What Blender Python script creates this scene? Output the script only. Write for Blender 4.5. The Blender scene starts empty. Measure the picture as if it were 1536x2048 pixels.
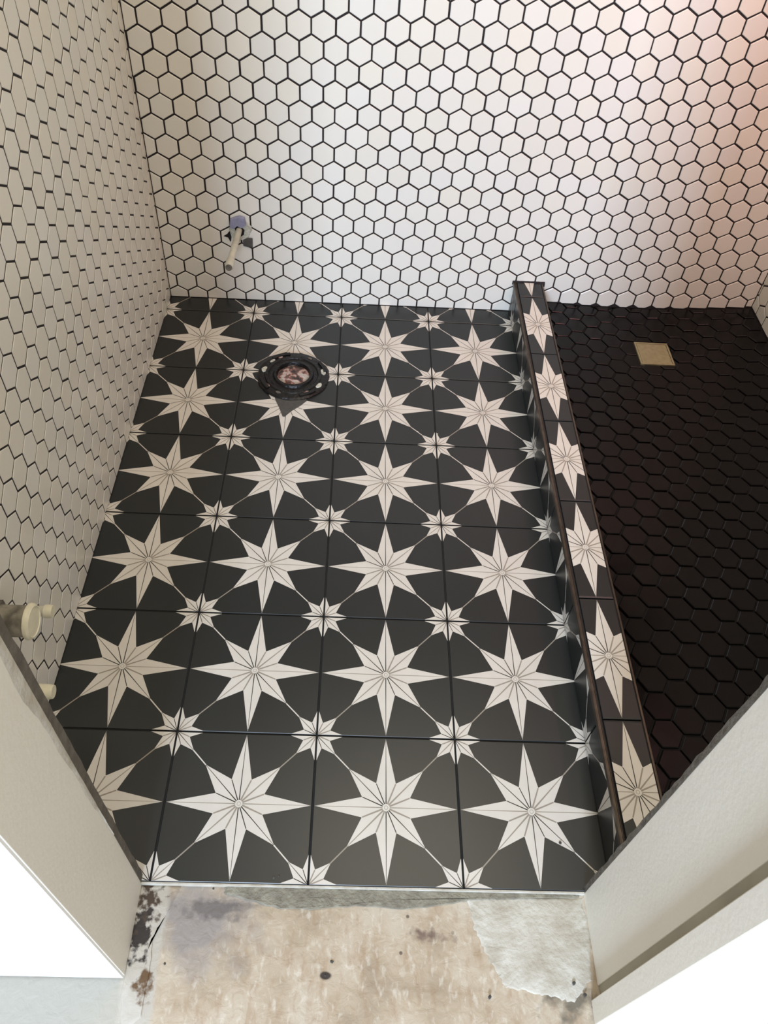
import bpy, bmesh, math, random
from mathutils import Matrix, Vector
random.seed(7)
sc = bpy.context.scene
COL = sc.collection
S = 0.25                      # one star tile pitch in metres; everything below is laid out in tile pitches

# ------------------------------------------------------------------ camera
CX, CY = 749.78, 966.25       # principal point of the photograph (1536 x 2048)
FPX = 1580.02
PITCH, YAW, ROLL = 0.733163, -0.052237, 0.080302
CPOS = Vector((-0.356076, -1.454767, 5.476850))
cam = bpy.data.cameras.new('camera')
cam.sensor_fit = 'HORIZONTAL'; cam.sensor_width = 36.0
cam.lens = FPX / 1536 * 36.0
cam.shift_x = (768 - CX) / 1536
cam.shift_y = (CY - 1024) / 1536
cam.clip_start = 0.02
camo = bpy.data.objects.new('camera', cam); COL.objects.link(camo)
RM = Matrix.Rotation(YAW, 3, 'Z') @ Matrix.Rotation(PITCH, 3, 'X') @ Matrix.Rotation(ROLL, 3, 'Z')
camo.matrix_world = Matrix.Translation(CPOS * S) @ RM.to_4x4()
sc.camera = camo

def project(p):
    q = RM.transposed() @ (Vector(p) - CPOS)
    if q.z > -0.05: return (-9999, -9999)
    return (CX + FPX * q.x / -q.z, CY - FPX * q.y / -q.z)

# ------------------------------------------------------------------ world, lamps, exposure
sc.view_settings.view_transform = 'Standard'
sc.view_settings.look = 'None'
sc.view_settings.gamma = 1.0
sc.view_settings.use_curve_mapping = False
sc.view_settings.exposure = -0.06
w = bpy.data.worlds.new('world'); sc.world = w; w.use_nodes = True
bg = w.node_tree.nodes['Background']
bg.inputs[0].default_value = (0.96, 0.97, 1.0, 1); bg.inputs[1].default_value = 0.85

def area(name, loc, target, size, power, color, sy=None):
    l = bpy.data.lights.new(name, 'AREA'); l.energy = power; l.color = color
    l.shape = 'RECTANGLE'; l.size = size * S; l.size_y = (sy or size) * S
    o = bpy.data.objects.new(name, l); COL.objects.link(o)
    d = Vector(target) - Vector(loc)
    o.matrix_world = Matrix.Translation(Vector(loc) * S) @ d.to_track_quat('-Z', 'Y').to_matrix().to_4x4()
    return o
# daylight from the big window of the room behind the photographer
area('window_daylight', (-2.0, -14.0, 7.0), (0.4, 6.0, 1.5), 2.8, 225, (0.65, 0.79, 1.0), 3.2)
# added warm fill below the ceiling, added pink fill imitating bounce by the shower
area('added_warm_fill', (0.9, 2.6, 9.3), (0.6, 3.6, 0), 4.2, 21.0, (1.0, 0.90, 0.72), 4.2)
sw = area('added_pink_fill', (4.0, 3.3, 6.6), (3.7, 6.2, 1.9), 0.7, 3.8, (1.0, 0.42, 0.44), 0.7); sw.data.spread = math.radians(115)

# ------------------------------------------------------------------ materials
def srgb(r, g, b):
    f = lambda c: (c / 255) / 12.92 if c <= 10 else ((c / 255 + 0.055) / 1.055) ** 2.4
    return (f(r), f(g), f(b), 1)

def mat(name, col, rough=0.5, metal=0.0, var=0.0, noise=0.0, nscale=20.0, bump=0.0, bscale=60.0, col2=None, spec=0.5, coat=0.0):
    m = bpy.data.materials.new(name); m.use_nodes = True
    nt = m.node_tree; N = nt.nodes; L = nt.links
    b = N['Principled BSDF']
    b.inputs['Roughness'].default_value = rough; b.inputs['Metallic'].default_value = metal
    b.inputs['Specular IOR Level'].default_value = spec
    b.inputs['Coat Weight'].default_value = coat
    b.inputs['Base Color'].default_value = col
    tc = N.new('ShaderNodeTexCoord')
    src = None
    if noise > 0:
        n = N.new('ShaderNodeTexNoise'); n.inputs['Scale'].default_value = nscale; n.inputs['Detail'].default_value = 6
        g = N.new('ShaderNodeNewGeometry'); L.new(g.outputs['Position'], n.inputs['Vector'])
        r = N.new('ShaderNodeValToRGB'); r.color_ramp.elements[0].position = 0.35; r.color_ramp.elements[1].position = 0.68
        c2 = col2 or tuple(c * 0.6 for c in col[:3]) + (1,)
        r.color_ramp.elements[0].color = c2; r.color_ramp.elements[1].color = col
        L.new(n.outputs['Fac'], r.inputs['Fac'])
        mx = N.new('ShaderNodeMix'); mx.data_type = 'RGBA'; mx.inputs[0].default_value = noise
        mx.inputs[6].default_value = col; L.new(r.outputs['Color'], mx.inputs[7]); src = mx.outputs[2]
    if var > 0:
        oi = N.new('ShaderNodeObjectInfo')
        hs = N.new('ShaderNodeHueSaturation')
        mr = N.new('ShaderNodeMapRange'); mr.inputs['To Min'].default_value = 1 - var; mr.inputs['To Max'].default_value = 1 + var
        L.new(oi.outputs['Random'], mr.inputs['Value']); L.new(mr.outputs['Result'], hs.inputs['Value'])
        ms = N.new('ShaderNodeMath'); ms.operation = 'MULTIPLY'; ms.inputs[1].default_value = 7.31
        fr = N.new('ShaderNodeMath'); fr.operation = 'FRACT'
        L.new(oi.outputs['Random'], ms.inputs[0]); L.new(ms.outputs[0], fr.inputs[0])
        m2 = N.new('ShaderNodeMapRange'); m2.inputs['To Min'].default_value = 0.75; m2.inputs['To Max'].default_value = 1.25
        L.new(fr.outputs[0], m2.inputs['Value']); L.new(m2.outputs['Result'], hs.inputs['Saturation'])
        if src: L.new(src, hs.inputs['Color'])
        else: hs.inputs['Color'].default_value = col
        src = hs.outputs['Color']
    if src: L.new(src, b.inputs['Base Color'])
    if bump > 0:
        n = N.new('ShaderNodeTexNoise'); n.inputs['Scale'].default_value = bscale; n.inputs['Detail'].default_value = 4
        g = N.new('ShaderNodeNewGeometry'); L.new(g.outputs['Position'], n.inputs['Vector'])
        bp = N.new('ShaderNodeBump'); bp.inputs['Strength'].default_value = bump; bp.inputs['Distance'].default_value = 0.004
        L.new(n.outputs['Fac'], bp.inputs['Height']); L.new(bp.outputs['Normal'], b.inputs['Normal'])
    return m

M = {}
M['white_glaze'] = mat('white_glaze', srgb(224, 220, 210), 0.30, var=0.02, bump=0.05, bscale=25)
M['black_grout'] = mat('black_grout', srgb(30, 24, 26), 0.85, bump=0.3, bscale=300)
M['charcoal'] = mat('charcoal_tile', srgb(36, 38, 38), 0.36, var=0.04, noise=0.5, nscale=9, col2=srgb(31, 33, 33))
M['star_white'] = mat('star_white', srgb(214, 209, 200), 0.45, noise=0.35, nscale=30, col2=srgb(200, 193, 183))
M['star_black'] = mat('star_black_line', srgb(40, 36, 32), 0.5)
M['star_grey'] = mat('star_grey_line', srgb(150, 141, 129), 0.5)
M['shower_grout'] = mat('shower_grout', srgb(13, 11, 11), 0.9)
M['floor_grout'] = mat('floor_grout', srgb(26, 26, 25), 0.9, bump=0.3, bscale=200)
M['shower_black'] = mat('black_glaze', srgb(10, 8, 9), 0.22, var=0.12, bump=0.12, bscale=18, spec=0.24)
M['bronze'] = mat('bronze_trim', srgb(96, 86, 76), 0.34, metal=0.7, noise=0.5, nscale=60, col2=srgb(58, 50, 44))
M['brass'] = mat('brushed_brass', srgb(158, 150, 118), 0.45, metal=0.3, noise=0.6, nscale=90, col2=srgb(134, 124, 92))
M['paint'] = mat('cream_paint', srgb(231, 227, 214), 0.5, noise=0.4, nscale=5, col2=srgb(223, 216, 203), bump=0.10, bscale=120)
M['shade_paint'] = mat('shade_toned_paint', srgb(172, 165, 146), 0.7, noise=0.5, nscale=12)  # darker cream paint with the shade of the reveal put into its colour
M['white_paint'] = mat('white_paint', srgb(243, 243, 240), 0.55, bump=0.12, bscale=90)
M['grey_mortar'] = mat('grey_mortar', srgb(112, 107, 98), 0.9, noise=0.8, nscale=60, col2=srgb(84, 79, 72), bump=0.6, bscale=220)
M['dark_mortar'] = mat('dark_mortar', srgb(82, 80, 76), 0.9, noise=0.6, nscale=80, bump=0.5, bscale=300)
M['thinset'] = mat('thinset', srgb(152, 148, 132), 0.9, noise=0.9, nscale=45, col2=srgb(118, 112, 100), bump=0.7, bscale=160)
M['white_plaster'] = mat('white_plaster', srgb(206, 203, 192), 0.85, noise=0.95, nscale=26, col2=srgb(176, 168, 152), bump=0.5, bscale=110)
M['pvc_white'] = mat('white_plastic', srgb(232, 226, 200), 0.4, noise=0.5, nscale=60, col2=srgb(205, 197, 170))
M['pvc_grey'] = mat('mottled_grey_plastic', srgb(150, 144, 128), 0.6, noise=1.0, nscale=40, col2=srgb(84, 78, 68), bump=0.3)
M['cream_pipe'] = mat('cream_pipe', srgb(204, 200, 182), 0.45, noise=0.6, nscale=60, col2=srgb(176, 172, 160))
M['abs_black'] = mat('black_plastic', srgb(12, 11, 12), 0.36, spec=0.35, noise=0.4, nscale=120, col2=srgb(40, 36, 33), bump=0.5, bscale=150)
M['lavender'] = mat('lavender_foam', srgb(142, 143, 168), 0.8, noise=0.4, nscale=80)
M['paper'] = mat('torn_paper', srgb(205, 205, 192), 0.8, noise=0.7, nscale=90, col2=srgb(160, 158, 148), bump=0.8, bscale=200)
M['void'] = mat('dark_hole', srgb(12, 11, 11), 0.9)
M['drywall_edge'] = mat('raw_board_edge', srgb(104, 98, 88), 0.9, noise=0.8, nscale=50, col2=srgb(78, 72, 64), bump=0.6, bscale=120)
M['ceiling'] = mat('ceiling_paint', srgb(235, 230, 218), 0.7)

# rag / test plug with red and grey blotches
def rag_mat():
    m = mat('stained_rag', srgb(200, 192, 182), 0.85, bump=1.0, bscale=140); N = m.node_tree.nodes; L = m.node_tree.links
    g = N.new('ShaderNodeNewGeometry'); n = N.new('ShaderNodeTexNoise'); n.inputs['Scale'].default_value = 55; n.inputs['Detail'].default_value = 6
    L.new(g.outputs['Position'], n.inputs['Vector']); r = N.new('ShaderNodeValToRGB'); e = r.color_ramp.elements
    e[0].position = 0.38; e[0].color = srgb(60, 52, 50); e[1].position = 0.60; e[1].color = srgb(182, 174, 166)
    a = e.new(0.43); a.color = srgb(104, 84, 78); b2 = e.new(0.47); b2.color = srgb(118, 66, 58); b3 = e.new(0.51); b3.color = srgb(176, 150, 142)
    L.new(n.outputs['Fac'], r.inputs['Fac']); L.new(r.outputs['Color'], N['Principled BSDF'].inputs['Base Color']); return m
M['rag'] = rag_mat()

# bare concrete with its own stains: white skim at the left, grey smears, brown marks, small pits
def concrete_mat():
    m = bpy.data.materials.new('bare_concrete'); m.use_nodes = True
    nt = m.node_tree; N = nt.nodes; L = nt.links; b = N['Principled BSDF']; b.inputs['Roughness'].default_value = 0.8
    g = N.new('ShaderNodeNewGeometry')
    def noise(sc_, det=6, dist=0.0, scale3=None):
        n = N.new('ShaderNodeTexNoise'); n.inputs['Scale'].default_value = sc_; n.inputs['Detail'].default_value = det
        n.inputs['Distortion'].default_value = dist
        if scale3:
            mp = N.new('ShaderNodeMapping'); mp.inputs['Scale'].default_value = scale3
            L.new(g.outputs['Position'], mp.inputs['Vector']); L.new(mp.outputs['Vector'], n.inputs['Vector'])
        else: L.new(g.outputs['Position'], n.inputs['Vector'])
        return n.outputs['Fac']
    def ramp(f, stops):
        r = N.new('ShaderNodeValToRGB'); e = r.color_ramp.elements
        e[0].position, e[0].color = stops[0]; e[1].position, e[1].color = stops[-1]
        for p, c in stops[1:-1]:
            k = e.new(p); k.color = c
        L.new(f, r.inputs['Fac']); return r.outputs['Color']
    def mixc(f, a, c):
        x = N.new('ShaderNodeMix'); x.data_type = 'RGBA'
        L.new(f, x.inputs[0])
        for v, i in ((a, 6), (c, 7)):
            if isinstance(v, tuple): x.inputs[i].default_value = v
            else: L.new(v, x.inputs[i])
        return x.outputs[2]
    def blob(cx, cy, rx, ry, soft, wob=0.5, ns=14):
        mp = N.new('ShaderNodeMapping'); mp.vector_type = 'POINT'
        mp.inputs['Location'].default_value = (-cx * S / (rx * S), -cy * S / (ry * S), 0)
        mp.inputs['Scale'].default_value = (1 / (rx * S), 1 / (ry * S), 0)
        L.new(g.outputs['Position'], mp.inputs['Vector'])
        ln = N.new('ShaderNodeVectorMath'); ln.operation = 'LENGTH'; L.new(mp.outputs['Vector'], ln.inputs[0])
        nz = noise(ns, 5)
        ma = N.new('ShaderNodeMath'); ma.operation = 'MULTIPLY_ADD'; ma.inputs[1].default_value = wob * 2
        L.new(nz, ma.inputs[0]); L.new(ln.outputs['Value'], ma.inputs[2])
        mr = N.new('ShaderNodeMapRange'); mr.inputs['From Min'].default_value = 1 + wob + soft; mr.inputs['From Max'].default_value = 1 + wob - soft
        L.new(ma.outputs[0], mr.inputs['Value']); return mr.outputs['Result']
    base = ramp(noise(11, 9, 0.15), [(0.32, srgb(160, 144, 122)), (0.46, srgb(182, 166, 143)), (0.56, srgb(192, 178, 157)), (0.7, srgb(199, 189, 172))])
    streak = ramp(noise(22, 9, 0.3, (3.5, 1.2, 1)), [(0.52, (0, 0, 0, 1)), (0.72, (0.5, 0.5, 0.5, 1))])
    c = mixc(streak, base, srgb(158, 128, 100))
    c = mixc(ramp(noise(60, 8, 0.2, (2.2, 1, 1)), [(0.56, (0, 0, 0, 1)), (0.70, (0.5, 0.5, 0.5, 1))]), c, srgb(218, 210, 196))
    # grey lavender smear beside the left jamb, paler floor of the outer room
    c = mixc(blob(-1.17, -0.22, 0.28, 0.24, 0.5, 1.8), c, srgb(152, 144, 138))
    c = mixc(blob(-1.05, -0.15, 0.15, 0.05, 0.5, 2.4, 45), c, srgb(116, 110, 106))
    c = mixc(blob(-3.45, -1.2, 2.05, 1.8, 0.03, 0.05), c, srgb(174, 170, 158))
    c = mixc(blob(-1.46, -0.45, 0.10, 0.75, 0.15, 0.3), c, srgb(186, 180, 168))
    # mould and rust stains along the foot of the left jamb
    c = mixc(blob(-1.50, -0.27, 0.05, 0.13, 0.25, 2.6, 60), c, srgb(52, 46, 42))
    c = mixc(blob(-1.50, -0.09, 0.06, 0.10, 0.5, 3.2, 90), c, srgb(74, 60, 48))
    c = mixc(blob(-1.44, -0.56, 0.05, 0.07, 0.4, 2.6, 70), c, srgb(104, 80, 56))
    c = mixc(blob(0.28, -0.26, 0.09, 0.03, 0.6, 2.4, 60), c, srgb(122, 104, 92))
    c = mixc(blob(1.1, -0.6, 0.12, 0.08, 0.6, 2.4, 45), c, srgb(120, 112, 98))
    # pits
    v = N.new('ShaderNodeTexVoronoi'); v.inputs['Scale'].default_value = 26; v.inputs['Randomness'].default_value = 1
    L.new(g.outputs['Position'], v.inputs['Vector'])
    pit = ramp(v.outputs['Distance'], [(0.05, (0.8, 0.8, 0.8, 1)), (0.085, (0, 0, 0, 1))])
    sel = ramp(noise(5, 2), [(0.52, (0, 0, 0, 1)), (0.58, (1, 1, 1, 1))])
    mu = N.new('ShaderNodeMath'); mu.operation = 'MULTIPLY'; L.new(pit, mu.inputs[0]); L.new(sel, mu.inputs[1])
    c = mixc(mu.outputs[0], c, srgb(78, 66, 56))
    c = mixc(blob(-0.365, -0.485, 0.035, 0.022, 0.2, 0.3, 60), c, srgb(62, 54, 48))
    L.new(c, b.inputs['Base Color'])
    bp = N.new('ShaderNodeBump'); bp.inputs['Strength'].default_value = 0.5; bp.inputs['Distance'].default_value = 0.004
    L.new(noise(60, 6, 0.5), bp.inputs['Height']); L.new(bp.outputs['Normal'], b.inputs['Normal'])
    return m
M['concrete'] = concrete_mat()

# ------------------------------------------------------------------ helpers (all coordinates in tile pitches, meshes scaled by S)
def empty(name, loc=(0, 0, 0), parent=None):
    o = bpy.data.objects.new(name, None); COL.objects.link(o)
    o.location = Vector(loc) * S; o.empty_display_size = 0.05
    if parent: o.parent = parent
    return o
def tag(o, label=None, cat=None, group=None, kind=None):
    for k, v in (('label', label), ('category', cat), ('group', group), ('kind', kind)):
        if v: o[k] = v
    return o
def link(name, me, parent=None, mw=None):
    o = bpy.data.objects.new(name, me); COL.objects.link(o)
    o.matrix_world = mw if mw is not None else Matrix.Identity(4)
    if parent:
        o.parent = parent
        if parent.type == 'EMPTY': o.matrix_parent_inverse = Matrix.Translation(-parent.location)
    return o
class MB:
    def __init__(self): self.v = []; self.f = []; self.m = []; self.mats = []
    def mi(self, m):
        if m not in self.mats: self.mats.append(m)
        return self.mats.index(m)
    def add(self, vs, fs, m):
        k = len(self.v); self.v += [tuple(x) for x in vs]; i = self.mi(m)
        for f in fs: self.f.append([k + a for a in f]); self.m.append(i)
    def box(self, x0, x1, y0, y1, z0, z1, m, bev=0.0):
        if bev <= 0:
            vs = [(x, y, z) for z in (z0, z1) for y in (y0, y1) for x in (x0, x1)]
            self.add(vs, [(0, 2, 3, 1), (4, 5, 7, 6), (0, 1, 5, 4), (2, 6, 7, 3), (0, 4, 6, 2), (1, 3, 7, 5)], m); return
        bm = bmesh.new(); bmesh.ops.create_cube(bm, size=1)
        for v in bm.verts: v.co = Vector(((x0 + x1) / 2 + v.co.x * (x1 - x0), (y0 + y1) / 2 + v.co.y * (y1 - y0), (z0 + z1) / 2 + v.co.z * (z1 - z0)))
        bmesh.ops.bevel(bm, geom=bm.edges[:], offset=bev, segments=2, affect='EDGES', profile=0.5)
        self.bm(bm, m)
    def bm(self, bm, m, mx=None):
        bm.verts.index_update()
        self.add([(mx @ v.co if mx else v.co) for v in bm.verts], [[v.index for v in f.verts] for f in bm.faces], m); bm.free()
    def prism(self, poly, z0, z1, m, bev=0.0, base=False):
        """convex or star-shaped polygon in the xy plane, top edge bevelled towards its centroid"""
        n = len(poly); cx = sum(p[0] for p in poly) / n; cy = sum(p[1] for p in poly) / n
        if bev > 0:
            inr = min(edge_dist((cx, cy), poly[i], poly[(i + 1) % n]) for i in range(n)); k = max(0.3, 1 - bev / max(inr, 1e-5))
            inner = [(cx + (x - cx) * k, cy + (y - cy) * k) for x, y in poly]
            vs = [(x, y, z0) for x, y in poly] + [(x, y, z1 - bev * 0.8) for x, y in poly] + [(x, y, z1) for x, y in inner]
            fs = [(i, (i + 1) % n, n + (i + 1) % n, n + i) for i in range(n)] + [(n + i, n + (i + 1) % n, 2 * n + (i + 1) % n, 2 * n + i) for i in range(n)]
            fs.append(tuple(range(2 * n, 3 * n)))
        else:
            vs = [(x, y, z0) for x, y in poly] + [(x, y, z1) for x, y in poly]
            fs = [(i, (i + 1) % n, n + (i + 1) % n, n + i) for i in range(n)] + [tuple(range(n, 2 * n))]
        if base: fs.append(tuple(reversed(range(n))))
        self.add(vs, fs, m)
    def lathe(self, prof, m, seg=32, mx=None, wob=0.0):
        """profile of (radius, height) turned about z"""
        vs = []; fs = []; n = len(prof)
        for r, z in prof:
            for j in range(seg):
                a = 2 * math.pi * j / seg; rr = r * (1 + wob * random.uniform(-1, 1))
                vs.append(Vector((rr * math.cos(a), rr * math.sin(a), z)))
        for i in range(n - 1):
            for j in range(seg):
                k = (j + 1) % seg; fs.append((i * seg + j, i * seg + k, (i + 1) * seg + k, (i + 1) * seg + j))
        fs.append(tuple(range((n - 1) * seg, n * seg))); fs.append(tuple(reversed(range(seg))))
        if mx: vs = [mx @ v for v in vs]
        self.add(vs, fs, m)
    def mesh(self, name, smooth=False):
        me = bpy.data.meshes.new(name)
        me.from_pydata([(x * S, y * S, z * S) for x, y, z in self.v], [], self.f)
        for m in self.mats: me.materials.append(m)
        me.polygons.foreach_set('material_index', self.m)
        if smooth: me.polygons.foreach_set('use_smooth', [True] * len(me.polygons))
        me.validate(); me.update(); return me
    def build(self, name, parent=None, smooth=False, mw=None):
        o = link(name, self.mesh(name, smooth), parent, mw)
        if smooth:
            for e in o.data.edges: pass
            o.data.set_sharp_from_angle(angle=math.radians(38))
        return o
def edge_dist(p, a, b):
    ax, ay = b[0] - a[0], b[1] - a[1]; l = math.hypot(ax, ay) or 1e-9
    return abs((p[0] - a[0]) * ay - (p[1] - a[1]) * ax) / l
def clip(poly, axis, val, keep_less):
    out = []; n = len(poly)
    ins = lambda p: (p[axis] <= val + 1e-9) if keep_less else (p[axis] >= val - 1e-9)
    for i in range(n):
        a, b = poly[i], poly[(i + 1) % n]
        if ins(a): out.append(a)
        if ins(a) != ins(b):
            t = (val - a[axis]) / (b[axis] - a[axis]); out.append((a[0] + t * (b[0] - a[0]), a[1] + t * (b[1] - a[1])))
    return out
def clip_rect(poly, x0, x1, y0, y1):
    for ax, v, k in ((0, x0, False), (0, x1, True), (1, y0, False), (1, y1, True)):
        poly = clip(poly, ax, v, k)
        if len(poly) < 3: return []
    return poly
def parea(p): return 0.5 * abs(sum(p[i][0] * p[(i + 1) % len(p)][1] - p[(i + 1) % len(p)][0] * p[i][1] for i in range(len(p))))
def frame(origin, ex, ey, rz=0.0, tx=0.0, ty=0.0):
    ex = Vector(ex).normalized(); ey = Vector(ey); ey = (ey - ex * ey.dot(ex)).normalized(); ez = ex.cross(ey)
    m = Matrix((ex, ey, ez)).transposed().to_4x4()
    m = Matrix.Translation(Vector(origin) * S) @ m
    if rz or tx or ty: m = m @ Matrix.Rotation(tx, 4, 'X') @ Matrix.Rotation(ty, 4, 'Y') @ Matrix.Rotation(rz, 4, 'Z')
    return m

# ------------------------------------------------------------------ room numbers
XL, XC0, XC1, XR = -2.475, 1.455, 1.775, 4.31      # left wall, curb, right wall
HT = 9.6
def yback(x): return 6.2799 + 0.0107236 * x
LX0, LA, LB = -2.45878, -0.004634, -0.0087347
def xleft(y, z): return LX0 + LA * y + LB * z
DR = (2.99, 5.505)                                  # drain centre
def pan(x, y): return 0.070 + 0.050 * max(abs(x - DR[0]), abs(y - DR[1]) * 0.75) + 0.020 * max(0, y - 5.5) + 0.030 * max(0, x - 3)
KC = 0.40                                           # curb height

# ------------------------------------------------------------------ large structure
bd = MB(); bd.box(-7, 6.5, -8.0, 0.012, -0.6, -0.045, M['concrete'])
floor = tag(bd.build('floor'), 'bare concrete slab with star patterned tiles beyond the doorway', kind='structure')
bd = MB(); bd.box(XL - 0.2, XC0 + 0.15, 0.004, 6.4, -0.3, -0.010, M['floor_grout'])
tag(bd.build('grout_bed', floor), 'black grout between the star tiles')

wb = MB()
x0, x1 = XL - 0.4, XR + 0.6
wb.add([(x0, yback(x0), -0.3), (x1, yback(x1), -0.3), (x1, yback(x1), HT), (x0, yback(x0), HT),
        (x0, yback(x0) + 0.5, -0.3), (x1, yback(x1) + 0.5, -0.3), (x1, yback(x1) + 0.5, HT), (x0, yback(x0) + 0.5, HT)],
       [(0, 1, 2, 3), (5, 4, 7, 6), (3, 2, 6, 7), (4, 0, 3, 7), (1, 5, 6, 2)], M['black_grout'])
wall_back = tag(wb.build('wall_back'), 'far wall of white hexagon tiles with black grout', kind='structure')
wl = MB()
def LP(y, z, d=0.0): return (xleft(y, z) - d, y, z)
wl.add([LP(-0.2, -0.3), LP(6.6, -0.3), LP(6.6, HT), LP(-0.2, HT), LP(-0.2, -0.3, 0.5), LP(6.6, -0.3, 0.5), LP(6.6, HT, 0.5), LP(-0.2, HT, 0.5)],
       [(0, 1, 2, 3), (5, 4, 7, 6), (3, 2, 6, 7), (4, 0, 3, 7), (1, 5, 6, 2)], M['black_grout'])
wall_left = tag(wl.build('wall_left'), 'left wall of cream hexagon tiles seen at a slant', kind='structure')
wr = MB(); wr.box(XR, XR + 0.5, -0.2, 6.6, -0.3, HT, M['black_grout'])
wall_right = tag(wr.build('wall_right'), 'shower side wall of white hexagon tiles, barely in view', kind='structure')
cl = MB(); cl.box(XL - 0.8, XR + 0.8, -0.5, 6.8, HT, HT + 0.3, M['ceiling'])
tag(cl.build('ceiling'), kind='structure')
# wall with the doorway
wf = MB()
wf.box(-7.0, -1.60, -0.50, -0.001, -0.045, 10, M['white_paint'])
wf.box(1.33, 6.5, -0.56, -0.001, -0.045, 10, M['white_paint'])
wf.box(-1.60, 1.33, -0.50, -0.001, 8.25, 10, M['white_paint'])
wall_front = tag(wf.build('wall_front'), 'white painted wall holding the doorway', kind='structure')

# ------------------------------------------------------------------ shower floor bed
bd = MB(); vs = []; fs = []; nx, ny = 14, 26
for j in range(ny + 1):
    for i in range(nx + 1):
        x = 1.74 + (XR + 0.05 - 1.74) * i / nx; y = 0.0 + (6.36) * j / ny; vs.append((x, y, pan(x, y) - 0.016))
for j in range(ny):
    for i in range(nx):
        a = j * (nx + 1) + i; fs.append((a, a + 1, a + nx + 2, a + nx + 1))
bd.add(vs, fs, M['shower_grout'])
bd.box(1.74, XR + 0.05, 0.0, 6.36, -0.3, 0.02, M['shower_grout'])
shower_floor = tag(bd.build('shower_floor'), 'sunken shower floor of black hexagon tiles', kind='structure')

# ------------------------------------------------------------------ star tiles
def star_items():
    it = []                                   # (polygon, material, layer)
    W, K, G = M['star_white'], M['star_black'], M['star_grey']
    rot = lambda p, a: (p[0] * math.cos(a) - p[1] * math.sin(a), p[0] * math.sin(a) + p[1] * math.cos(a))
    def line(c, a, r0, r1, w0, w1, m, lay):
        pts = [(r0, -w0), (r1, -w1), (r1, w1), (r0, w0)]
        it.append(([(c[0] + q[0], c[1] + q[1]) for q in (rot(p, a) for p in pts)], m, lay))
    def star(c, vr, tip, diag, hub, k):
        v = vr; va = math.radians(22.5)
        for q in range(8):
            a = q * math.pi / 4; t = tip if q % 2 == 0 else diag
            pts = [(0, 0), (v * math.cos(va), -v * math.sin(va)), (t, 0), (v * math.cos(va), v * math.sin(va))]
            it.append(([(c[0] + p[0], c[1] + p[1]) for p in (rot(z, a) for z in pts)], W, 1))
        for q in range(16):
            d = q * 22.5; r1 = v if q % 2 else (tip if q % 4 == 0 else diag)
            blk = d in (90, 270, 112.5, 135, 157.5, 292.5, 315)
            if k < 1 and q % 4 == 0: continue
            w_ = (0.0036 if blk else 0.0056) * (1 if k == 1 else 0.8)
            if d in (0, 180): w_ = 0.0030
            m = K if blk else G
            line(c, math.radians(d), hub, r1 * 0.985, w_, w_ * (0.8 if q % 2 else 0.35), m, 2)
    star((0, 0), 0.179, 0.486, 0.372, 0.024, 1)
    for sx in (-1, 1):
        for sy in (-1, 1):
            star((sx * 0.5, sy * 0.5), 0.103, 0.205, 0.198, 0.006, 0.9)
            line((0, 0), math.atan2(sy, sx), 0.368, 0.518, 0.0042, 0.0042, W if sx * sy < 0 else G, 1)
    n = 12
    it.append(([(0.026 * math.cos(2 * math.pi * i / n), 0.026 * math.sin(2 * math.pi * i / n)) for i in range(n)], W, 3))
    it.append(([(0.014 * math.cos(2 * math.pi * i / n), 0.014 * math.sin(2 * math.pi * i / n)) for i in range(n)], M['star_grey'], 3.3))
    it.append(([(0.011 * math.cos(2 * math.pi * i / n), 0.011 * math.sin(2 * math.pi * i / n)) for i in range(n)], W, 3.6))
    return it
ITEMS = star_items()
HALF = 0.4938
def star_mesh(x0=-HALF, x1=HALF, y0=-HALF, y1=HALF, th=0.034):
    x0, x1, y0, y1 = max(x0, -HALF), min(x1, HALF), max(y0, -HALF), min(y1, HALF)
    b = MB(); bev = 0.0035
    b.prism([(x0, y0), (x1, y0), (x1, y1), (x0, y1)], -th, 0, M['charcoal'], bev, base=True)
    for poly, m, lay in ITEMS:
        p = clip_rect(poly, x0 + 0.001, x1 - 0.001, y0 + 0.001, y1 - 0.001)
        if len(p) < 3 or parea(p) < 1e-7: continue
        b.add([(x, y, 0.0002 + 0.0004 * lay) for x, y in p], [tuple(range(len(p)))], m)
    return b.mesh('star_tile')
cache = {}
def star_tile(parent, origin, ex, ey, lim=(-1, 1, -1, 1)):
    key = tuple(round(v, 3) for v in lim)
    if key not in cache: cache[key] = star_mesh(*lim)
    return link('tile', cache[key], parent, frame(origin, ex, ey, tx=random.uniform(-.0008, .0008), ty=random.uniform(-.0008, .0008)))
for j in range(7):
    for i in range(-2, 3):
        lim = [-1, 1, -1, 1]
        if j == 6: lim[3] = yback(i) - 0.015 - (j + 0.5)
        if i == 2: continue
        star_tile(floor, (i, j + 0.5, 0), (1, 0, 0), (0, 1, 0), lim)

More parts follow.
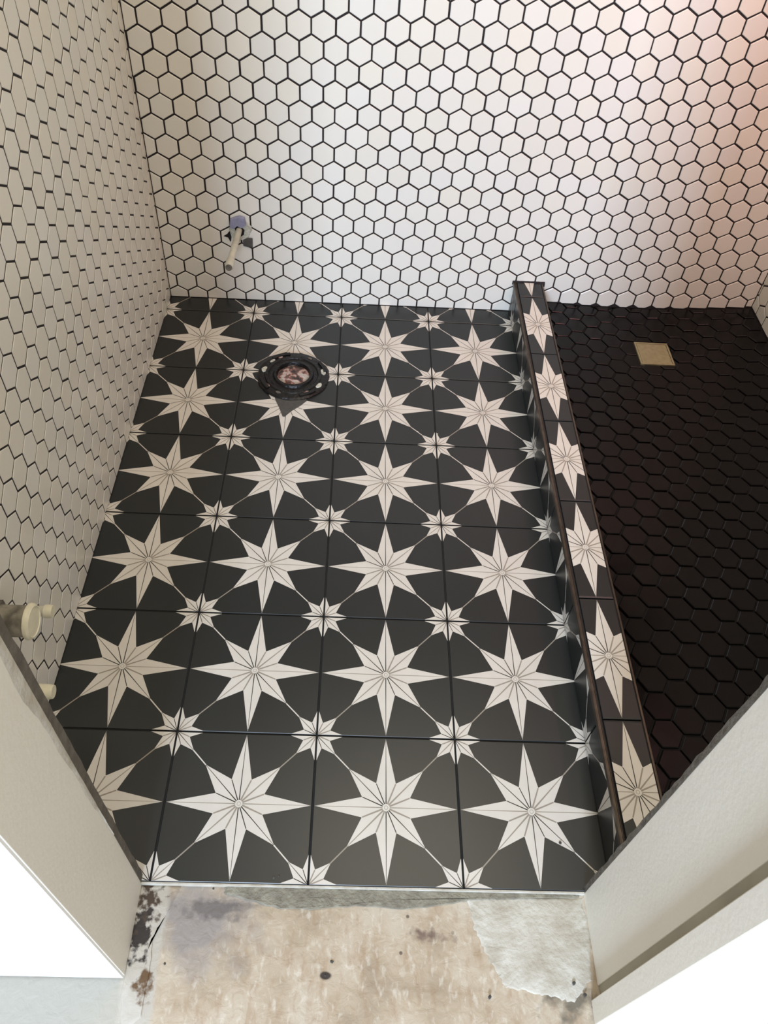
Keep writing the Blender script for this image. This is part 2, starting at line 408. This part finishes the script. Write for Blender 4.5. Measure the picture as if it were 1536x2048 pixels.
# ------------------------------------------------------------------ hexagon tiles
def hex_poly(cx, cy, w_, flat=False, sy=1.0, gap=0.0085):
    r = (w_ / 2 - gap) / math.cos(math.pi / 6)
    out = []
    for k in range(6):
        a = math.radians(60 * k + (0 if flat else 30)); out.append((cx + r * math.cos(a), cy + r * math.sin(a) * sy))
    return out
def hex_mesh(poly, m, th, bev, name):
    b = MB(); b.prism(poly, -0.01, th, m, bev, base=False); return b.mesh(name)
def lay_hexes(parent, tiles, to3, exf, m, th, bev, jit, tilt, stuff_label, frame_pad=30, limit=300):
    """tiles: (cx, cy, polygon, full). to3 maps plane coords to room coords. The 300 largest in view become parts, the rest one part."""
    ranked = []
    for t in tiles:
        pts = [project(to3(x, y)) for x, y in t[2]]
        c = project(to3(t[0], t[1]))
        inside = -frame_pad < c[0] < 1536 + frame_pad and -frame_pad < c[1] < 2048 + frame_pad
        ranked.append((parea(pts) if inside and t[4] else 0, t))
    ranked.sort(key=lambda r: -r[0])
    rest = MB(); shared = {}
    for n, (a, (cx, cy, poly, full, vis)) in enumerate(ranked):
        o = to3(cx, cy); ex, ey = exf(cx, cy)
        if a > 0 and n < limit:
            if full:
                if 'f' not in shared: shared['f'] = hex_mesh([(x - cx, y - cy) for x, y in poly], m, th, bev, 'hexagon')
                me = shared['f']
            else: me = hex_mesh([(x - cx, y - cy) for x, y in poly], m, th, bev, 'cut_hexagon')
            jx, jy = random.gauss(0, jit), random.gauss(0, jit)
            if not full: jx = jy = 0
            ex_, ey_ = Vector(ex), Vector(ey)
            o = Vector(o) + ex_ * jx + ey_ * jy
            link('tile', me, parent, frame(o, ex, ey, rz=random.gauss(0, 0.006) if full else 0, tx=random.gauss(0, tilt), ty=random.gauss(0, tilt)))
        else:
            F = frame((0, 0, 0), ex, ey).to_3x3()
            t2 = MB(); t2.prism([(x - cx, y - cy) for x, y in poly], -0.01, th, m, bev)
            tx, ty = random.gauss(0, tilt), random.gauss(0, tilt)
            F = F @ Matrix.Rotation(tx, 3, 'X') @ Matrix.Rotation(ty, 3, 'Y')
            rest.add([Vector(o) + F @ Vector(v) for v in t2.v], t2.f, m)
    if rest.v:
        r = rest.build('small_tiles', parent); r['kind'] = 'stuff'; r['label'] = stuff_label

# back wall
WB, SVB = 0.2203, 1.0177328; sB = WB / math.sqrt(3)
hx, hz = -0.29401, 0.02254
tiles = []
STUB = (-1.600, 0.985)
for r in range(-1, 27):
    for i in range(-13, 25):
        cx = hx + WB * (i + 0.5 * (r % 2) + 0.5); cy = hz + SVB * 1.5 * sB * r
        if cx < XL - 0.3 or cx > XR + 0.2 or cy > 5.2: continue
        bot = 0.004
        if cx > XC1 + 0.02: bot = pan(cx, 6.15) + 0.012
        elif cx > XC0 + 0.05: bot = KC - 0.02
        full = hex_poly(cx, cy, WB, sy=SVB)
        p = clip_rect(full, xleft(6.17, cy) + 0.011, XR - 0.015, bot, 99)
        if len(p) < 3 or parea(p) < 0.0035: continue
        isfull = parea(p) > parea(full) * 0.999
        if not isfull:
            gx = sum(q[0] for q in p) / len(p); gy = sum(q[1] for q in p) / len(p)
        else: gx, gy = cx, cy
        d = math.hypot(gx - STUB[0], gy - STUB[1])
        tiles.append((gx, gy, p, isfull, True))
ex_back = Vector((1, 0.0107236, 0)).normalized()
lay_hexes(wall_back, tiles, lambda x, z: (x, yback(x), z), lambda x, z: (ex_back, (0, 0, 1)), M['white_glaze'], 0.0085, 0.0045, 0.0009, 0.006,
          'white hexagon tiles low down and beyond the picture')
# left wall
WL, SVL = 0.2160182, 1.020979; sL = WL / math.sqrt(3); ly, lz = 0.0628521, -0.1314207
tiles = []
for r in range(0, 28):
    for i in range(-3, 32):
        cy_ = ly + WL * (i + 0.5 * (r % 2) + 0.5); cz = lz + SVL * 1.5 * sL * r
        if cz > 5.2 or cy_ > 6.4: continue
        full = hex_poly(cy_, cz, WL, sy=SVL, gap=0.0075)
        p = clip_rect(full, 0.05, yback(XL) - 0.006, 0.010, 99)
        if len(p) < 3 or parea(p) < 0.0006: continue
        isfull = parea(p) > parea(full) * 0.999
        gx = cy_ if isfull else sum(q[0] for q in p) / len(p); gy = cz if isfull else sum(q[1] for q in p) / len(p)
        tiles.append((gx, gy, p, isfull, gy < 4.6))
lay_hexes(wall_left, tiles, lambda y, z: (xleft(y, z), y, z), lambda y, z: (Vector((LA, 1, 0)), Vector((LB, 0, 1))), M['white_glaze'], 0.0045, 0.003, 0.0009, 0.006,
          'hexagon tiles beyond the picture')
# right wall: u runs towards the doorway (u = -y)
tiles = []
for r in range(-2, 28):
    for i in range(-2, 30):
        u = -6.074 + WB * (i + 0.5 * (r % 2)); cz = 0.250 + SVB * 1.5 * sB * r
        if cz > 5.2: continue
        full = hex_poly(u, cz, WB, sy=SVB)
        p = clip_rect(full, -yback(XR) + 0.006, -0.02, pan(XR, min(6.15, -u)) + 0.012, 99)
        if len(p) < 3 or parea(p) < 0.0006: continue
        isfull = parea(p) > parea(full) * 0.999
        gx = u if isfull else sum(q[0] for q in p) / len(p); gy = cz if isfull else sum(q[1] for q in p) / len(p)
        tiles.append((gx, gy, p, isfull, True))
lay_hexes(wall_right, tiles, lambda u, z: (XR, -u, z), lambda u, z: ((0, -1, 0), (0, 0, 1)), M['white_glaze'], 0.0085, 0.0045, 0.0009, 0.006,
          'hexagon tiles of the shower side wall beyond the picture')
# shower floor: flat-topped hexagons
tiles = []; px_, py_ = 0.187, 0.2185
for i in range(-2, 14):
    for j in range(-22, 12):
        cx = 1.980 + px_ * i; cy = 4.255 + py_ * (j + 0.5 * (i % 2))
        full = hex_poly(cx, cy, py_, flat=True, gap=0.0075)
        p = clip_rect(full, 1.80, XR - 0.022, 0.05, yback(3) - 0.024)
        if len(p) < 3 or parea(p) < 0.0008: continue
        if abs(cx - DR[0]) < 0.285 and abs(cy - DR[1]) < 0.285:
            # cut round the square drain
            best = []
            for ax, v, k in ((0, DR[0] - 0.205, True), (0, DR[0] + 0.205, False), (1, DR[1] - 0.205, True), (1, DR[1] + 0.205, False)):
                q = clip(p, ax, v, k)
                if len(q) > 2 and parea(q) > (parea(best) if best else 0.001): best = q
            if not best: continue
            p = best
        isfull = parea(p) > parea(full) * 0.999
        gx = cx if isfull else sum(q[0] for q in p) / len(p); gy = cy if isfull else sum(q[1] for q in p) / len(p)
        q = project((gx, gy, pan(gx, gy)))
        # hidden behind the right side of the door frame
        hid = q[1] > 1400 + (1536 - q[0]) * 1.02 + 20
        tiles.append((gx, gy, p, isfull, not hid))
def pan_frame(x, y):
    e = 0.02
    return (Vector((2 * e, 0, pan(x + e, y) - pan(x - e, y))), Vector((0, 2 * e, pan(x, y + e) - pan(x, y - e))))
def jitter_unit(f):
    def g(x, y):
        a, b = f(x, y); return a.normalized(), b.normalized()
    return g
lay_hexes(shower_floor, tiles, lambda x, y: (x, y, pan(x, y) - 0.008), jitter_unit(pan_frame), M['shower_black'], 0.014, 0.006, 0.0010, 0.016,
          'black hexagon tiles hidden beside the door frame')

# ------------------------------------------------------------------ curb between the bathroom floor and the shower
curb = tag(empty('shower_curb', (1.62, 3.0, 0)), 'low tiled curb dividing the star floor from the black shower floor', 'curb')
b = MB(); b.box(XC0 + 0.022, XC1 - 0.012, 0.02, yback(1.6) - 0.002, -0.05, KC - 0.032, M['black_grout']); b.build('core', curb)
for j in range(7):
    lim = [-0.1345, 0.1345, -1, 1]
    if j == 6: lim[3] = yback(1.62) - 0.022 - 6.5
    if j == 0: lim[2] = -0.46
    star_tile(curb, (1.6185, j + 0.5, KC), (1, 0, 0), (0, 1, 0), lim)
    # vertical face: u = -y, the pattern starts at the foot of the curb
    lim = [-1, 1, -0.488, -0.5 + KC - 0.026]
    if j == 6: lim[0] = 6.5 - (yback(1.455) - 0.022)
    if j == 0: lim[1] = 0.46
    star_tile(curb, (XC0, j + 0.5, 0.5), (0, -1, 0), (0, 0, 1), lim)
    # plain dark cut pieces on the shower side
    y0_, y1_ = max(j + 0.006, 0.04), min(j + 0.994, yback(1.7) - 0.02)
    b = MB(); b.box(XC1 - 0.028, XC1 - 0.002, y0_, y1_, 0.06, KC - 0.022, M['charcoal'], 0.003); b.build('side_tile', curb)
ye = yback(1.6) - 0.016
b = MB()
b.box(1.438, 1.4445, 0.03, ye, KC - 0.040, KC + 0.003, M['bronze'], 0.002)
b.box(1.4445, 1.461, 0.03, ye, KC - 0.026, KC - 0.0005, M['bronze'], 0.002)
b.box(1.461, 1.4655, 0.03, ye, KC - 0.034, KC + 0.004, M['bronze'], 0.0015)
b.box(1.4655, 1.4785, 0.03, ye, KC - 0.034, KC - 0.008, M['black_grout'])
tag(b.build('edge_trim', curb), 'bronze metal trim on the bathroom side')
b = MB()
b.box(1.754, 1.760, 0.03, ye, KC - 0.034, KC - 0.006, M['black_grout'])
b.box(1.760, 1.776, 0.03, ye, KC - 0.040, KC + 0.002, M['bronze'], 0.003)
tag(b.build('edge_trim', curb), 'thin metal trim on the shower side')
b = MB()
pr = [(1.43, 0.018), (1.50, 0.024), (1.56, 0.020), (1.62, 0.023), (1.68, 0.020), (1.74, 0.034), (1.80, 0.042)]
for k in range(len(pr) - 1):
    (xa, ra), (xb, rb) = pr[k], pr[k + 1]; yw = yback(xa)
    b.add([(xa, yw - ra, KC - 0.03), (xb, yw - rb, KC - 0.03), (xb, yw - 0.01, KC - 0.03), (xa, yw - 0.01, KC - 0.03),
           (xa, yw - ra * 0.8, KC + 0.006), (xb, yw - rb * 0.8, KC + 0.006), (xb, yw - 0.012, KC + 0.018), (xa, yw - 0.012, KC + 0.016)],
          [(0, 1, 5, 4), (4, 5, 6, 7), (1, 2, 6, 5), (3, 0, 4, 7), (2, 3, 7, 6), (3, 2, 1, 0)], M['black_grout'])
tag(b.build('grout_bead', curb), 'black grout bead where the curb meets the wall')

# ------------------------------------------------------------------ doorway
door = tag(empty('door_1', (-0.15, -0.3, -0.045)), 'painted door frame without a door', kind='structure')
Z0 = -0.045
b = MB(); b.box(-1.60, -1.556, -0.505, 0.0, Z0, 8.25, M['paint'], 0.004); tag(b.build('jamb', door), 'cream jamb on the left')
b = MB(); b.box(1.286, 1.33, -0.510, 0.0, Z0, 8.25, M['paint'], 0.004); tag(b.build('jamb', door), 'cream jamb on the right')
b = MB(); b.box(-1.556, 1.286, -0.505, 0.0, 8.20, 8.25, M['paint'], 0.004); b.build('head_jamb', door)
def ragged_strip(x, y0, y1, z1, side, m, name, label, amp=0.006, n=110):
    bb = MB(); vs = []; fs = []
    for k in range(n + 1):
        z = Z0 + (z1 - Z0) * k / n; ya = y1 + random.uniform(-amp, amp); xx = x + random.uniform(-0.002, 0.002)
        vs += [(xx, y0, z), (xx, ya, z), (xx + side * 0.05, ya, z), (xx + side * 0.05, y0, z)]
    for k in range(n):
        a = 4 * k; c = a + 4
        for q in range(4):
            r_ = (q + 1) % 4; fs.append((a + q, a + r_, c + r_, c + q))
    bb.add(vs, fs, m); return tag(bb.build(name, door), label)
ragged_strip(-1.553, -0.004, 0.046, 8.2, -1, M['drywall_edge'], 'board_edge', 'raw grey board edge beyond the left jamb', amp=0.004)
ragged_strip(1.284, -0.004, 0.030, 8.2, 1, M['drywall_edge'], 'board_edge', 'raw grey board edge beyond the right jamb', amp=0.006)
# paint / caulk smear down the edge of the left jamb
bb = MB(); n = 70; vs = []; fs = []
for k in range(n + 1):
    z = 0.9 + 4.6 * k / n; wd = 0.012 + 0.055 * min(1, max(0, (z - 1.0) / 1.4)) * (0.75 + 0.3 * math.sin(z * 3.1) * math.sin(z * 7.7)) + random.uniform(-.004, .004)
    vs += [(-1.5548, -0.002, z), (-1.5505, -wd * 0.5, z), (-1.5555, -wd, z)]
for k in range(n):
    a = 3 * k; fs += [(a, a + 1, a + 4, a + 3), (a + 1, a + 2, a + 5, a + 4)]
bb.add(vs, fs, M['white_plaster']); tag(bb.build('caulk_smear', door, smooth=True), 'pale caulk smear on the edge of the left jamb')
# right hand casing board, proud of the jamb, with a reveal between
b = MB(); b.box(1.294, 1.40, -0.590, -0.506, Z0, 8.4, M['shade_paint'], 0.002); tag(b.build('reveal', door), 'reveal between jamb and casing, shade put into its colour')
b = MB(); b.box(1.230, 2.20, -0.712, -0.586, Z0 + 0.01, 8.6, M['paint'], 0.006); tag(b.build('casing', door), 'cream edged casing board on the right')
b = MB(); b.box(-2.62, -1.560, -0.520, -0.500, Z0 + 0.01, 8.6, M['white_paint'], 0.003); tag(b.build('casing', door), 'bright white casing board on the left')

# ------------------------------------------------------------------ mortar on the threshold (parts of the floor)
def smear(pts, z0, z1, m, name, label, sub=6, amp=0.010, edge=0.02):
    out = []
    n = len(pts)
    for i in range(n):
        a, c = pts[i], pts[(i + 1) % n]
        for k in range(sub):
            t = k / sub; out.append((a[0] + (c[0] - a[0]) * t + random.uniform(-amp, amp), a[1] + (c[1] - a[1]) * t + random.uniform(-amp, amp)))
    cx = sum(p[0] for p in out) / len(out); cy = sum(p[1] for p in out) / len(out)
    bb = MB(); nn = len(out); rings = [(1.0, z0), (1 - edge, z0 + (z1 - z0) * 0.7), (1 - 2.2 * edge, z1), (0.5, z1 + 0.002)]
    vs = [(cx + (x - cx) * k, min(cy + (y - cy) * k, 0.003), z + (random.uniform(-.0012, .0012) if k > 0.6 else 0)) for k, z in rings for x, y in out]
    fs = [(r_ * nn + i, r_ * nn + (i + 1) % nn, (r_ + 1) * nn + (i + 1) % nn, (r_ + 1) * nn + i) for r_ in range(3) for i in range(nn)]
    vs.append((cx, cy, z1 + 0.002)); fs += [(3 * nn + i, 3 * nn + (i + 1) % nn, 4 * nn) for i in range(nn)]
    bb.add(vs, fs, m); return tag(bb.build(name, floor, smooth=True), label)
smear([(-1.04, 0.0), (-1.03, -0.05), (-0.90, -0.075), (-0.68, -0.13), (-0.45, -0.125), (-0.2, -0.10), (0.10, -0.115), (0.36, -0.085), (0.55, -0.05), (0.80, -0.035), (1.25, -0.03), (1.27, 0.0)],
      Z0 - 0.002, Z0 + 0.018, M['thinset'], 'mortar_smear', 'grey mortar along the cut edge of the star tiles', sub=5, amp=0.006, edge=0.015)
smear([(0.51, -0.03), (0.55, -0.20), (0.64, -0.40), (0.72, -0.53), (0.92, -0.56), (1.13, -0.60), (1.26, -0.48), (1.29, -0.25), (1.28, -0.02)],
      Z0 - 0.003, Z0 + 0.006, M['white_plaster'], 'plaster_patch', 'white plaster patch beside the right jamb', sub=12, amp=0.009, edge=0.03)
smear([(-1.56, 0.0), (-1.30, -0.005), (-1.36, -0.10), (-1.43, -0.28), (-1.41, -0.50), (-1.42, -0.72), (-1.53, -0.80), (-1.56, -0.6)],
      Z0 - 0.002, Z0 + 0.010, M['concrete'], 'mortar_ridge', 'dirty mortar ridge at the foot of the left jamb', sub=6, amp=0.008, edge=0.03)
# light edge strip of the first row of tiles
b = MB(); b.box(-1.555, 1.285, -0.010, 0.003, Z0, -0.006, M['white_plaster'], 0.002); tag(b.build('tile_edge', floor), 'pale cut edge of the front row of tiles')

# ------------------------------------------------------------------ shower drain
dz = pan(*DR)
drain = tag(empty('shower_drain', (DR[0], DR[1], dz)), 'square brass drain cover set in the black shower floor', 'drain')
b = MB(); ro = 0.190
for x0_, x1_, y0_, y1_ in ((-ro, ro, -ro, -ro + 0.02), (-ro, ro, ro - 0.02, ro), (-ro, -ro + 0.02, -ro + 0.02, ro - 0.02), (ro - 0.02, ro, -ro + 0.02, ro - 0.02)):
    b.box(DR[0] + x0_, DR[0] + x1_, DR[1] + y0_, DR[1] + y1_, dz - 0.03, dz + 0.014, M['brass'], 0.002)
b.build('rim', drain)
b = MB(); b.box(DR[0] - ro + 0.024, DR[0] + ro - 0.024, DR[1] - ro + 0.024, DR[1] + ro - 0.024, dz - 0.02, dz + 0.011, M['brass'], 0.003)
b.build('cover', drain)
b = MB(); b.box(DR[0] - ro + 0.005, DR[0] + ro - 0.005, DR[1] - ro + 0.005, DR[1] + ro - 0.005, dz - 0.05, dz - 0.008, M['void']); b.build('body', drain)

# ------------------------------------------------------------------ toilet flange
FX, FY = -0.967, 4.925
fl = tag(empty('toilet_flange', (FX, FY, 0)), 'round black plastic toilet flange plugged with a stained rag, on the star tiles', 'flange')
T = lambda x, y, z: Matrix.Translation((x, y, z))
b = MB(); R = 0.372
b.lathe([(R, 0.0), (R + 0.004, 0.012), (R - 0.01, 0.026), (0.30, 0.030), (0.292, 0.040), (0.262, 0.042), (0.252, 0.030), (0.215, 0.030), (0.205, 0.05), (0.178, 0.052), (0.168, 0.02), (0.160, -0.01)], M['abs_black'], 40, T(FX, FY, 0.0015), wob=0.012)
b.build('ring', fl, smooth=True)
b = MB()
for a0, ln in ((100, 34), (10, 30), (190, 34), (285, 30)):
    # raised bolt slots round the rim
    b = MB(); n = 8; vs = []; fs = []
    for k in range(n + 1):
        a = math.radians(a0 + ln * k / n)
        for r_, z in ((0.352, 0.029), (0.352, 0.046), (0.318, 0.046), (0.318, 0.029)): vs.append((FX + r_ * math.cos(a), FY + r_ * math.sin(a), z))
    for k in range(n):
        for q in range(4): fs.append((4 * k + q, 4 * k + (q + 1) % 4, 4 * k + 4 + (q + 1) % 4, 4 * k + 4 + q))
    fs += [(0, 1, 2, 3), (4 * n + 3, 4 * n + 2, 4 * n + 1, 4 * n)]
    b.add(vs, fs, M['abs_black']); b.build('slot_rib', fl)
for a, sz, mm in ((168, .040, 'paper'), (12, .040, 'paper'), (138, .026, 'paper'), (215, .028, 'rag'), (300, .030, 'rag'), (330, .034, 'paper'), (60, .02, 'grey_mortar'), (245, .022, 'grey_mortar'), (120, .022, 'rag')):
    aa = math.radians(a); bb = MB()
    pts = [(sz * (0.6 + 0.25 * random.random()) * math.cos(t) , sz * 1.5 * (0.7 + .3 * random.random()) * math.sin(t)) for t in [k * math.pi / 4 for k in range(8)]]
    rr = 0.315
    pts = [(FX + rr * math.cos(aa) + px2 * math.cos(aa) - py2 * math.sin(aa), FY + rr * math.sin(aa) + px2 * math.sin(aa) + py2 * math.cos(aa)) for px2, py2 in pts]
    bb.prism(pts, 0.028, 0.0375, M[mm], 0.003); tag(bb.build('residue', fl), 'dried spatter on the black ring')
b = MB(); prof = [(0.172, 0.012), (0.150, 0.026), (0.11, 0.038), (0.06, 0.042), (0.015, 0.040)]
b.lathe(prof, M['rag'], 28, T(FX, FY, 0), wob=0.05); tag(b.build('plug', fl, smooth=True), 'crumpled rag stained red and white')
b = MB()
b.prism([(-1.135, 4.60), (-1.12, 4.545), (-1.075, 4.44), (-1.03, 4.315), (-1.01, 4.31), (-0.95, 4.395), (-0.86, 4.485), (-0.80, 4.565), (-0.82, 4.60)], -0.001, 0.006, M['dark_mortar'], 0.002)
tag(b.build('mortar_patch'), 'dark grey triangle of mortar in front of the toilet flange', 'mortar')

# ------------------------------------------------------------------ supply stub on the back wall
bx, bz = -1.617, 0.903; by = yback(bx) - 0.016
stub = tag(empty('water_supply_stub', (bx, by, bz)), 'capped cream water pipe poking out of a ragged hole in the far wall', 'pipe')
b = MB()
n = 22; pts = []
for k in range(n):
    a = 2 * math.pi * k / n; r_ = 0.115 * (1 + random.uniform(-.12, .12)); pts.append((r_ * 1.0 * math.cos(a), r_ * 1.15 * math.sin(a)))
def plate(mb, pts, d0, d1, m, cx=bx, cz=bz):
    n = len(pts); vs = [(cx + x, by - d0, cz + z) for x, z in pts] + [(cx + x * .93, by - d1, cz + z * .93) for x, z in pts]
    mb.add(vs, [(i, (i + 1) % n, n + (i + 1) % n, n + i) for i in range(n)] + [tuple(range(n, 2 * n))], m)
plate(b, pts, -0.004, 0.006, M['paper']); tag(b.build('paper_ring', stub), 'torn pale paper round the hole')
b = MB()
plate(b, [(-0.115, 0.035), (-0.10, 0.125), (-0.045, 0.150), (0.0, 0.165), (0.055, 0.150), (0.07, 0.075), (0.035, 0.045), (0.01, 0.035), (-0.03, 0.06), (-0.07, 0.02)], 0.0, 0.030, M['lavender']); tag(b.build('foam_collar', stub), 'lavender grey foam above the hole')
b = MB()
plate(b, [(-0.07, 0.04), (-0.035, 0.075), (0.0, 0.05), (0.045, 0.0), (0.035, -0.06), (-0.01, -0.09), (-0.045, -0.05)], 0.003, 0.0125, M['void']); tag(b.build('hole', stub), 'black opening')
b = MB(); ax0 = Vector((bx - 0.012, by + 0.06, bz - 0.005)); ax1 = Vector((-1.638, 5.475, 0.93)); dv = ax1 - ax0
mx = Matrix.Translation(ax0) @ dv.to_track_quat('Z', 'Y').to_matrix().to_4x4(); Lp = dv.length
b.lathe([(0.033, 0), (0.033, Lp * 0.45), (0.036, Lp * 0.46), (0.036, Lp * 0.56), (0.034, Lp * 0.58), (0.034, Lp * 0.84)], M['cream_pipe'], 20, mx); b.build('pipe', stub, smooth=True)
b = MB(); b.lathe([(0.041, Lp * 0.83), (0.044, Lp * 0.86), (0.044, Lp * 0.985), (0.038, Lp)], M['cream_pipe'], 20, mx)
b.lathe([(0.035, Lp * 0.99), (0.031, Lp * 1.02)], M['grey_mortar'], 16, mx); tag(b.build('cap', stub, smooth=True), 'end cap with a grey face')
b = MB()
plate(b, [(0.02, -0.20), (0.12, -0.215), (0.125, -0.10), (0.07, -0.10), (0.02, -0.13)], 0.001, 0.007, M['dark_mortar']); tag(b.build('mortar_smudge', stub), 'dark square of bare mortar below the hole')
b = MB()
plate(b, [(-0.19, -0.09), (-0.14, -0.105), (-0.12, -0.155), (-0.11, -0.10), (-0.125, -0.03), (-0.145, -0.06)], 0.0, 0.003, M['void']); b.build('chip', stub)

# ------------------------------------------------------------------ three capped pipes on the left wall
def wall_pipe(name, label, y, z, x_tip, r, rc, capl, mp, mc, dome):
    xw = xleft(y, z) - 0.05
    root = tag(empty(name, (xw, y, z)), label, 'pipe', 'capped vanity pipes on the left wall')
    mx = Matrix.Translation((xw, y, z)) @ Vector((1, 0, 0)).to_track_quat('Z', 'Y').to_matrix().to_4x4()
    Lx = x_tip - xw
    b = MB(); b.lathe([(r, 0), (r, Lx - capl * 0.6)], mp, 26, mx); b.build('pipe', root, smooth=True)
    b = MB()
    if dome: b.lathe([(rc, Lx - capl), (rc + 0.003, Lx - capl * 0.8), (rc, Lx - 0.012), (rc * 0.86, Lx), (rc * 0.82, Lx - 0.006), (rc * 0.4, Lx - 0.004)], mc, 30, mx)
    else: b.lathe([(rc, Lx - capl), (rc, Lx - 0.02), (rc * 0.9, Lx)], mc, 24, mx)
    b.build('cap', root, smooth=True)
    b = MB(); b.lathe([(r * 1.32, 0.045), (r * 1.30, 0.072), (r * 1.05, 0.078)], M['grey_mortar'], 20, mx, wob=0.05); b.build('mortar_collar', root)
    return root
wall_pipe('drain_pipe', 'fat grey drain pipe with a round white cap on the left wall', 1.135, 1.20, -2.235, 0.098, 0.112, 0.035, M['pvc_grey'], M['pvc_white'], True)
wall_pipe('supply_pipe', 'thin capped pipe just behind the fat grey drain pipe', 1.46, 0.80, -2.31, 0.036, 0.046, 0.055, M['cream_pipe'], M['pvc_white'], False)
wall_pipe('supply_pipe', 'short capped pipe lowest on the left wall beside the door frame', 0.875, 0.80, -2.145, 0.036, 0.047, 0.10, M['pvc_grey'], M['pvc_white'], False)

# ------------------------------------------------------------------ small crumbs of mortar
b = MB()
for (x, y) in ((-0.365, -0.485), (-0.33, -0.41), (-1.43, -0.66), (-1.50, -0.60), (1.14, -0.50), (1.20, -0.56), (1.24, -0.62), (-1.33, -0.44), (0.62, -0.58), (-1.10, -0.02), (-0.72, 0.04), (-0.69, 0.05), (0.32, 4.18), (0.52, 4.16), (1.17, 0.30)):
    r_ = random.uniform(0.006, 0.014); z = 0.0015 if y > 0 else Z0 - 0.001
    pts = [(x + r_ * random.uniform(.6, 1.2) * math.cos(t), y + r_ * random.uniform(.6, 1.2) * math.sin(t)) for t in [k * math.pi / 3 for k in range(6)]]
    if y < 0 and y > -0.6 and 0.55 < x: z = Z0 + 0.012
    b.prism(pts, z, z + r_ * 0.6, M['paper'] if y > 2 else M['dark_mortar'], 0.003, base=True)
tag(b.build('mortar_crumbs'), 'scattered crumbs of dried mortar on the floor and threshold', 'crumbs', kind='stuff')
